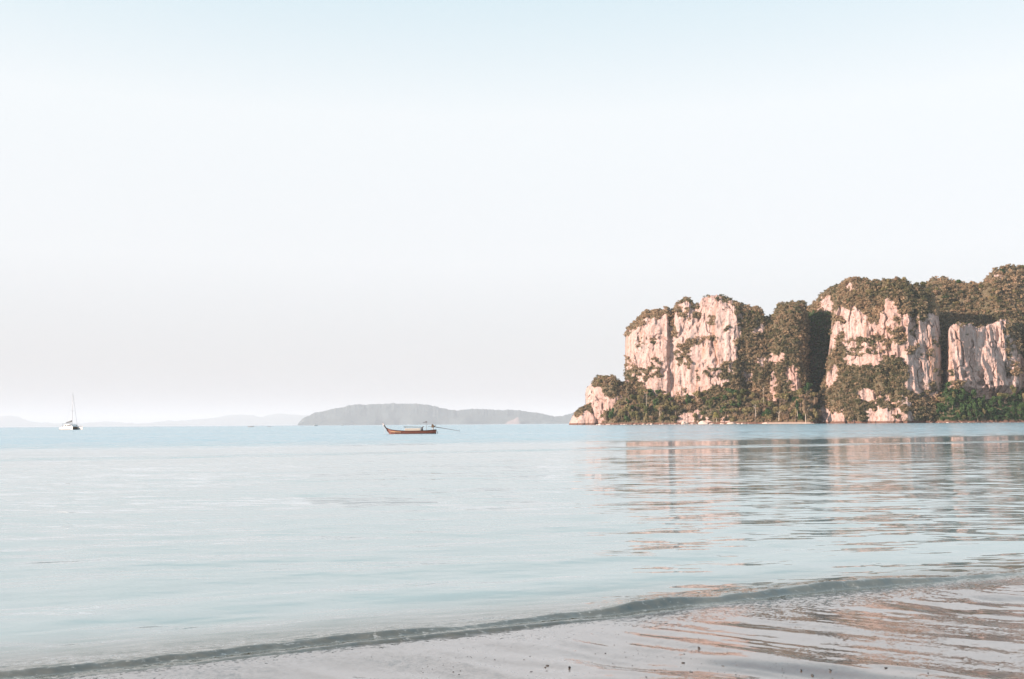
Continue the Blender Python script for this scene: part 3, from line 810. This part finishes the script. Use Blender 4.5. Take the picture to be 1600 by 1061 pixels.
def sand_z(x, y):
    s, n = to_sn(np.array([x, y])); c = np.interp(s, CREST[:, 0], CREST[:, 1]); dd = n - c
    j = np.searchsorted(S2, s); i = np.searchsorted(N2, n)
    return float(V[min(i, len(N2) - 1), min(j, len(S2) - 1), 2])

# pebbles and shell bits lying on the wet sand
PEB = []
for i in range(5):
    bm = bmesh.new(); bmesh.ops.create_icosphere(bm, subdivisions=1, radius=1)
    for v in bm.verts: v.co = v.co * (1 + random.uniform(-.42, .35)); v.co.z *= .55
    PEB.append(bm_mesh('pebble', bm))
M_PEB = simple('pebble_stone', (.045, .038, .034), .5, .5, .5, 40)
for p_ in PEB: p_.materials.append(M_PEB)
PEB_AT = [(828, 1026, 3), (819, 1031, 2), (855, 1040, 4), (890, 1043, 5), (852, 1043, 3), (930, 1022, 3), (946, 1021, 2.5), (978, 1027, 2.5), (1023, 1050, 6), (1068, 1036, 4), (1080, 1051, 6), (1130, 1041, 3), (1195, 1043, 6), (1269, 1056, 6),
          (1252, 1047, 4), (1298, 1048, 5), (1296, 1046, 3), (1384, 1044, 5), (1092, 1012, 4), (1069, 1022, 2), (1092, 1008, 2), (830, 1050, 3), (661, 1051, 2.5), (708, 1050, 2.5), (717, 1054, 2.5), (900, 1056, 2.5), (1010, 1058, 3), (960, 1008, 2), (1450, 1052, 3),
          (1513, 1011, 3), (1345, 1040, 2.5), (1402, 1038, 2.5), (1262, 1026, 2.5), (1225, 1052, 3), (1150, 1055, 3.5), (1058, 1056, 2.5), (1040, 1046, 2), (988, 1040, 2), (925, 1035, 2), (1560, 1046, 3)]
for i, (px, py, s_) in enumerate(PEB_AT):
    g_ = G(px, py, .05)
    for _ in range(4): g_ = G(px, py, sand_z(g_[0], g_[1]))
    o = obj('pebble', PEB[i % 5]); r_ = s_ * .5 * g_[1] / F * 1.05
    o.location = (g_[0], g_[1], g_[2] + r_ * .18); o.scale = (r_ * random.uniform(.9, 1.7), r_ * random.uniform(.7, 1.1), r_); o.rotation_euler = (0, 0, random.uniform(0, 6))
    big = s_ >= 4.5
    side = 'left of the reddish rills' if px < 985 else ('among the lower reddish rills' if px < 1330 else 'among the right hand rills')
    tag(o, f"{'larger dark pebble' if big else 'tiny dark pebble'} on the wet sand {side}", 'pebble', 'pebbles strewn on the wet sand')
gv = []; gf = []; gn = 0
pv = np.array([v.co[:] for v in PEB[0].vertices]); pf = np.array([p.vertices[:] for p in PEB[0].polygons])
for i in range(900):
    px = rng.uniform(560, 1600); py = rng.uniform(985, 1061)
    dens = vnoise(px * .012, py * .03, 0, 88)
    if dens < rng.uniform(-.4, .6): continue
    g_ = G(px, py, .03); g_ = G(px, py, sand_z(g_[0], g_[1])); g_ = G(px, py, sand_z(g_[0], g_[1]))
    if to_sn(g_)[1] - np.interp(to_sn(g_)[0], CREST[:, 0], CREST[:, 1]) > -.35: continue
    r_ = rng.uniform(.0012, .0042)
    gv.append(pv * r_ * np.array([1.3, 1, .8]) + g_ + np.array([0, 0, r_ * .3])); gf.append(pf + gn); gn += len(pv)
tag(obj('grit', mesh_np('grit', np.concatenate(gv), np.concatenate(gf)), M_PEB), kind='stuff')

# ------------------------------------------------------------------ boats
M_HULL = simple('red_brown_planks', (.16, .055, .036), .5, .4, .25, 2)
M_HULLD = simple('dark_wood', (.07, .035, .025), .6, .3, .3, 3)
M_TRIM = simple('tan_wood', (.42, .26, .15), .6, .3, .2, 3)
M_WHITE = simple('white_paint', (.60, .585, .56), .4, .4, .05, 2)
M_CLOTH = simple('cream_tarpaulin', (.52, .46, .39), .85, .1, .1, 3)
M_GREY = simple('grey_canvas', (.16, .17, .17), .85, .1, .2, 3)
M_METAL = simple('dull_steel', (.35, .35, .36), .4, .5, .1, 5, .7)
M_RUST = simple('rusty_engine', (.16, .10, .06), .6, .4, .4, 6, .3)
M_RIB = simple('ribbon_cloth', (.65, .55, .5), .8, .1, .2, 4)
M_GLASS = simple('dark_glass', (.05, .06, .07), .1, .6, .1, 2)
M_TUNNEL = simple('underdeck_painted_shade', (.30, .17, .10), .5, .3, .2, 2)  # shade and warm reflected light between the hulls, put into the colour

def loft(stations, closed_ends=True, deck=True):
    """stations: list of lists of points (open section port sheer -> keel -> starboard sheer)"""
    bm = bmesh.new(); R_ = [[bm.verts.new(p) for p in s] for s in stations]
    for a, b in zip(R_, R_[1:]):
        for k in range(len(a) - 1): bm.faces.new((a[k], b[k], b[k + 1], a[k + 1]))
    if closed_ends: bm.faces.new(R_[-1])
    if deck:
        for a, b in zip(R_, R_[1:]): bm.faces.new((a[0], a[-1], b[-1], b[0]))
    return bm

def longtail(name='longtail_boat'):
    """bow towards -x, origin at waterline under the stem foot"""
    LN = 7.6; st = []; sheer = []
    prof = [(-.55, .95, .03), (-.25, .80, .10), (.15, .66, .30), (.8, .56, .52), (1.8, .47, .70), (3.0, .42, .78), (4.4, .42, .80), (5.8, .46, .76), (6.8, .52, .66), (7.4, .58, .55)]
    for i, (x, zs, hw) in enumerate(prof):
        keel = -.28 if x > .1 else (-.28 + (.15 - x) * 1.15)
        keel = min(keel, zs - .1)
        st.append([(x, -hw, zs), (x, -hw * .93, zs * .45 + keel * .55), (x, -hw * .55, keel + .06), (x, 0, keel), (x, hw * .55, keel + .06), (x, hw * .93, zs * .45 + keel * .55), (x, hw, zs)])
        sheer.append((x, hw, zs))
    root = empty(name, (0, 0, 0))
    # deck sits a little below the sheer
    bm = loft(st, True, False)
    for (a, b) in zip(prof[2:], prof[3:]):
        vs = [bm.verts.new(q) for q in ((a[0], -a[2] * .97, a[1] - .12), (b[0], -b[2] * .97, b[1] - .12), (b[0], b[2] * .97, b[1] - .12), (a[0], a[2] * .97, a[1] - .12))]
        bm.faces.new(vs)
    obj('hull', bm_mesh('hull', bm), M_HULL, root)
    for s in (-1, 1):
        bm = bmesh.new(); tube(bm, [(x, s * hw, zs + .02) for x, zs, hw in prof], [.03] + [.045] * 9, 6)
        obj('gunwale', bm_mesh('gunwale', bm), M_HULLD, root)
        bm = bmesh.new(); tube(bm, [(x, s * (hw * .965 + .02), zs * .62 - .02) for x, zs, hw in prof[2:5]], [.07, .09, .05], 6)
        obj('bow_panel', bm_mesh('bow_panel', bm), M_TRIM, root)
    bm = bmesh.new(); tube(bm, [(.02, 0, .05), (-.35, 0, .55), (-.72, 0, 1.05), (-1.02, 0, 1.52), (-1.18, 0, 1.82)], [.10, .10, .09, .075, .05], 8)
    prow = obj('prow', bm_mesh('prow', bm), M_HULLD, root)
    bm = bmesh.new(); tube(bm, [(-.98, 0, 1.44), (-1.16, 0, 1.78)], [.105, .07], 8); tube(bm, [(-1.1, .06, 1.6), (-1.16, .08, 1.2), (-1.05, .09, .9)], [.03, .035, .02], 5)
    obj('ribbon', bm_mesh('ribbon', bm), M_RIB, prow)
    bm = bmesh.new(); box(bm, (2.35, -.5, .36), (4.95, .5, .86), .05, .05)
    obj('cargo_cover', bm_mesh('cargo_cover', bm), M_CLOTH, root)
    bm = bmesh.new(); tube(bm, [(2.15, -.25, 1.12), (3.5, -.25, 1.06), (5.0, -.25, 1.03)], .05, 6); tube(bm, [(2.2, .25, 1.12), (5.0, .25, 1.03)], .05, 6)
    box(bm, (2.2, -.27, 1.03), (4.9, .27, 1.07))
    obj('folded_awning', bm_mesh('folded_awning', bm), M_GREY, root)
    for x, y in ((2.45, -.42), (2.45, .42), (4.8, -.42), (4.8, .42)):
        bm = bmesh.new(); tube(bm, [(x, y, .3), (x, y * .62, 1.06)], .022, 6)
        obj('awning_post', bm_mesh('awning_post', bm), M_METAL, root)
    bm = bmesh.new(); box(bm, (4.98, -.3, .36), (5.3, .3, 1.0), .06, .03); tube(bm, [(5.1, 0, .98), (5.45, 0, 1.12)], [.07, .05], 6)
    obj('tool_locker', bm_mesh('tool_locker', bm), M_HULLD, root)
    for y in (-.33, .33):
        bm = bmesh.new(); tube(bm, [(5.82, y, .4), (5.82, y, 1.95)], .025, 6)
        obj('mast_pole', bm_mesh('mast_pole', bm), M_METAL, root)
    bm = bmesh.new(); tube(bm, [(5.3, -.33, 1.74), (5.85, -.33, 1.88), (5.85, .33, 1.88)], [.03, .05, .05], 6); box(bm, (5.68, -.36, 1.78), (5.98, .36, 1.92), .03)
    obj('mast_crossbar', bm_mesh('mast_crossbar', bm), M_HULLD, root)
    # engine on its swivel, long shaft and propeller
    bm = bmesh.new(); box(bm, (6.62, -.24, .95), (7.12, .24, 1.34), .05, .05); tube(bm, [(6.8, 0, 1.3), (6.8, 0, 1.48)], .1, 8); tube(bm, [(6.66, .1, 1.0), (6.36, .1, 1.15), (6.1, .1, 1.12)], .025, 5)
    tube(bm, [(7.0, .2, 1.2), (7.25, .25, 1.15), (7.3, .25, 1.3)], .05, 6)
    eng = obj('engine', bm_mesh('engine', bm), M_RUST, root)
    bm = bmesh.new(); tube(bm, [(6.9, 0, .4), (6.9, 0, .95)], .09, 8); obj('engine_mount', bm_mesh('engine_mount', bm), M_METAL, eng)
    bm = bmesh.new(); tube(bm, [(7.05, 0, 1.06), (8.6, 0, .80), (11.1, 0, .34)], [.06, .036, .02], 8)
    sh = obj('propeller_shaft', bm_mesh('propeller_shaft', bm), M_HULLD, root)
    bm = bmesh.new()
    for k in range(3):
        a = k * 2.09
        q = [(11.05, 0, .34), (11.12, .16 * math.cos(a - .4), .34 + .16 * math.sin(a - .4)), (11.16, .2 * math.cos(a), .34 + .2 * math.sin(a)), (11.05, .16 * math.cos(a + .4), .34 + .16 * math.sin(a + .4))]
        lo = [bm.verts.new(c) for c in q]; hi = [bm.verts.new((c[0] + .02, c[1], c[2])) for c in q]
        bm.faces.new(lo[::-1]); bm.faces.new(hi)
        for j in range(4): bm.faces.new((lo[j], lo[(j + 1) % 4], hi[(j + 1) % 4], hi[j]))
    tube(bm, [(11.0, 0, .355), (11.2, 0, .32)], [.05, .02], 6)
    obj('propeller', bm_mesh('propeller', bm), M_METAL, sh)
    bm = bmesh.new(); tube(bm, [(7.45, -.2, .5), (7.62, -.2, .1), (7.7, -.2, -.3)], .04, 6); obj('rudder_post', bm_mesh('rudder_post', bm), M_HULLD, root)
    bm = bmesh.new(); tube(bm, [(-.75, 0, 1.05), (-.95, .1, .55), (-1.0, .2, -.1)], .018, 5); obj('mooring_rope', bm_mesh('mooring_rope', bm), M_RIB, root)
    return root

Yb = 164.0
lt = longtail(); g_ = P(609.5, 678.4, Yb)
k_ = Yb / F * 71.5 / 7.4
lt.location = (g_[0], Yb, 0.0); lt.scale = (k_,) * 3; lt.rotation_euler = (0, R(-.4), R(3))
tag(lt, 'red brown longtail boat with raised dark prow moored in the calm bay', 'longtail boat')

def catamaran():
    root = empty('catamaran', (0, 0, 0))
    for s in (-1, 1):
        st = []
        for x, hw, zs, k in ((-6.4, .55, .75, -.1), (-5.6, .75, 1.05, -.45), (-3, .85, 1.45, -.6), (0, .85, 1.55, -.6), (3, .75, 1.6, -.6), (5.2, .45, 1.7, -.5), (6.4, .05, 1.78, -.2)):
            y = s * 2.7
            st.append([(x, y - hw, zs), (x, y - hw * .9, .4), (x, y - hw * .5, k), (x, y + hw * .5, k), (x, y + hw * .9, .4), (x, y + hw, zs)])
        bm = loft(st, True, True); bm.faces.new([v for v in bm.verts[:6]])
        h = obj('hull', bm_mesh('hull', bm, False), M_WHITE, root)
        bm = bmesh.new(); tube(bm, [(-6.3, s * 2.7 - s * -.62, .12), (0, s * 2.7 + s * .86, .12), (5.0, s * 2.7 + s * .5, .12)], .11, 6)
        obj('boot_stripe', bm_mesh('boot_stripe', bm), M_GREY, h)
        for x in (-2.5, -.4, 1.8):
            bm = bmesh.new(); box(bm, (x, s * 3.5 - .06, .85), (x + .8, s * 3.5 + .06, 1.15), 0, .02)
            obj('porthole', bm_mesh('porthole', bm), M_GLASS, h)
    bm = bmesh.new(); box(bm, (-5.2, -2.2, .8), (2.4, 2.2, 1.6), 0, .1)
    obj('bridge_deck', bm_mesh('bridge_deck', bm), M_TUNNEL, root)
    bm = bmesh.new()
    st = [[(x, -hw, 1.58), (x, -hw * .86, z), (x, hw * .86, z), (x, hw, 1.58)] for x, hw, z in ((-3.6, 2.0, 2.75), (-1, 2.15, 2.95), (1.2, 2.0, 2.75), (3.1, 1.5, 1.75))]
    bm.free(); bm = loft(st, True, False); bm.faces.new([v for v in bm.verts[:4]])
    cab = obj('cabin', bm_mesh('cabin', bm), M_WHITE, root)
    for s in (-1, 1):
        for x in (-2.4, -.6, .9):
            bm = bmesh.new()
            q = [(x, s * 2.08, 2.0), (x + 1.1, s * 2.04, 2.0), (x + .95, s * 1.9, 2.55), (x + .1, s * 1.93, 2.55)]
            lo = [bm.verts.new(c) for c in q]; hi = [bm.verts.new((c[0], c[1] + s * .06, c[2])) for c in q]
            bm.faces.new(lo); bm.faces.new(hi[::-1])
            for j in range(4): bm.faces.new((lo[j], lo[(j + 1) % 4], hi[(j + 1) % 4], hi[j]))
            obj('window', bm_mesh('window', bm), M_GLASS, cab)
    bm = bmesh.new(); box(bm, (-5.4, -2.1, 3.05), (-2.6, 2.1, 3.17), 0, .04); 
    for x in (-5.3, -2.8):
        for y in (-2, 2): tube(bm, [(x, y, 1.5), (x, y, 3.08)], .05, 5)
    obj('cockpit_canopy', bm_mesh('cockpit_canopy', bm), M_GREY, root)
    bm = bmesh.new(); tube(bm, [(.6, 0, 2.7), (.55, 0, 10), (.5, 0, 19.6)], [.12, .11, .07], 8)
    mast = obj('mast', bm_mesh('mast', bm), M_METAL, root)
    bm = bmesh.new(); tube(bm, [(.55, -1.2, 9.8), (.55, 0, 9.7), (.55, 1.2, 9.8)], .05, 6); obj('spreader', bm_mesh('spreader', bm), M_METAL, mast)
    bm = bmesh.new(); tube(bm, [(.5, 0, 4.0), (-2.4, 0, 3.75), (-5.6, 0, 3.45)], [.16, .13, .1], 6)
    boom = obj('boom', bm_mesh('boom', bm), M_METAL, root)
    bm = bmesh.new(); tube(bm, [(.3, 0, 4.6), (-1.5, 0, 4.25), (-4, 0, 3.9), (-5.7, 0, 3.65)], [.42, .38, .28, .14], 8)
    obj('sail_cover', bm_mesh('sail_cover', bm), M_GREY, boom)
    for a, b, r_ in (((.5, 0, 18.6), (5.9, 0, 1.7), .045), ((.5, 0, 19.3), (.2, 3.2, 1.6), .015), ((.5, 0, 19.3), (.2, -3.2, 1.6), .015)):
        bm = bmesh.new(); tube(bm, [a, b], r_, 5)
        obj('forestay' if r_ > .03 else 'shroud', bm_mesh('forestay', bm), M_METAL, root)
    bm = bmesh.new(); tube(bm, [(5.7, -2.7, 1.6), (5.9, 0, 1.6), (5.7, 2.7, 1.6)], .12, 6); obj('crossbeam', bm_mesh('crossbeam', bm), M_METAL, root)
    for s in (-1, 1):
        bm = bmesh.new(); tube(bm, [(-5.8, s * 3.3, 2.1), (0, s * 3.4, 2.3), (5.8, s * 2.8, 2.4)], .025, 5)
        for x, y, z in ((-5.8, 3.3, 1.0), (-3, 3.35, 1.4), (0, 3.4, 1.5), (3, 3.15, 1.55), (5.8, 2.8, 1.7)): tube(bm, [(x, s * y, z), (x, s * y, z + .75)], .025, 5)
        obj('guard_rail', bm_mesh('guard_rail', bm), M_METAL, root)
    return root
Yc = 520.0
ct = catamaran(); g_ = P(111.5, 668, Yc)
ct.location = (g_[0], Yc, 0); ct.rotation_euler = (0, 0, R(-38))
tag(ct, 'white sailing catamaran at anchor with bare mast and grey sail cover', 'catamaran')

def copy_tree(o, parent=None):
    c = o.copy(); COL.objects.link(c); c.parent = parent
    for ch in [q for q in bpy.data.objects if q.parent == o]: copy_tree(ch, c)
    return c
for px, sz, lab, rz in ((392, 1.0, 'long dark boat low on the horizon left of the island', 0), (421, .62, 'short dark boat on the horizon nearest the island point', 180)):
    o = copy_tree(lt); Y = 1150
    g_ = P(px - 4 * sz if rz == 0 else px + 4 * sz, 665, Y)
    o.location = (g_[0], Y, -.05); o.scale = (sz * .85,) * 3; o.rotation_euler = (0, 0, R(rz + 8))
    tag(o, lab, 'longtail boat')
def launch(px, Y, lab):
    root = empty('motor_launch', (0, 0, 0))
    bm = loft([[(x, -hw, zs), (x, -hw * .7, -.3), (x, hw * .7, -.3), (x, hw, zs)] for x, hw, zs in ((-4, 1.3, 1.0), (-1, 1.5, 1.1), (2, 1.2, 1.3), (4, .1, 1.7))], True, True); bm.faces.new([v for v in bm.verts[:4]])
    obj('hull', bm_mesh('hull', bm), M_WHITE, root)
    bm = bmesh.new(); box(bm, (-2, -1, 1.0), (1.4, 1, 2.5), .2, .1); cb = obj('cabin', bm_mesh('cabin', bm), M_WHITE, root)
    bm = bmesh.new(); box(bm, (-1.5, -1.02, 1.7), (1.0, 1.02, 2.1), .05); obj('window', bm_mesh('window', bm), M_GLASS, cb)
    g = P(px, 664, Y); root.location = (g[0], Y, 0); root.rotation_euler = (0, 0, R(20))
    tag(root, lab, 'motor boat')
launch(493, 1900, 'white motor launch at the foot of the island left end')
launch(535, 2600, 'tiny white motor launch before the middle of the grey island')

# ------------------------------------------------------------------ tell look-alikes apart by their order in view
buckets = {}
for o in bpy.data.objects:
    if o.parent is None and o.get('group') and o.get('label'): buckets.setdefault(o['label'], []).append(o)
ORD = ['first', 'second', 'third', 'fourth', 'fifth', 'sixth', 'seventh', 'eighth', 'ninth', 'tenth', 'eleventh', 'twelfth', 'thirteenth', 'fourteenth', 'fifteenth', 'sixteenth', 'seventeenth', 'eighteenth', 'nineteenth', 'twentieth']
for lab, os_ in buckets.items():
    if len(os_) < 2: continue
    os_.sort(key=lambda o: o.location.x / o.location.y)
    for k, o in enumerate(os_):
        o['label'] = lab + ', ' + (('left one', 'right one')[k] if len(os_) == 2 else (('left one', 'middle one', 'right one')[k] if len(os_) == 3 else ORD[min(k, 19)] + ' from left'))

# ------------------------------------------------------------------ morning haze
bm = bmesh.new(); box(bm, (-68000, -3000, -30), (68000, 66000, 600))
hz = obj('haze', bm_mesh('haze', bm))
m = bpy.data.materials.new('haze_air'); m.use_nodes = True
N = m.node_tree.nodes; L = m.node_tree.links
N.remove(N['Principled BSDF'])
pv_ = N.new('ShaderNodeVolumePrincipled'); pv_.inputs['Color'].default_value = (.76, .77, .795, 1); pv_.inputs['Density'].default_value = 5.0e-5; pv_.inputs['Anisotropy'].default_value = 0.0
L.new(pv_.outputs[0], N['Material Output'].inputs['Volume'])
hz.data.materials.append(m)
tag(hz, kind='stuff')
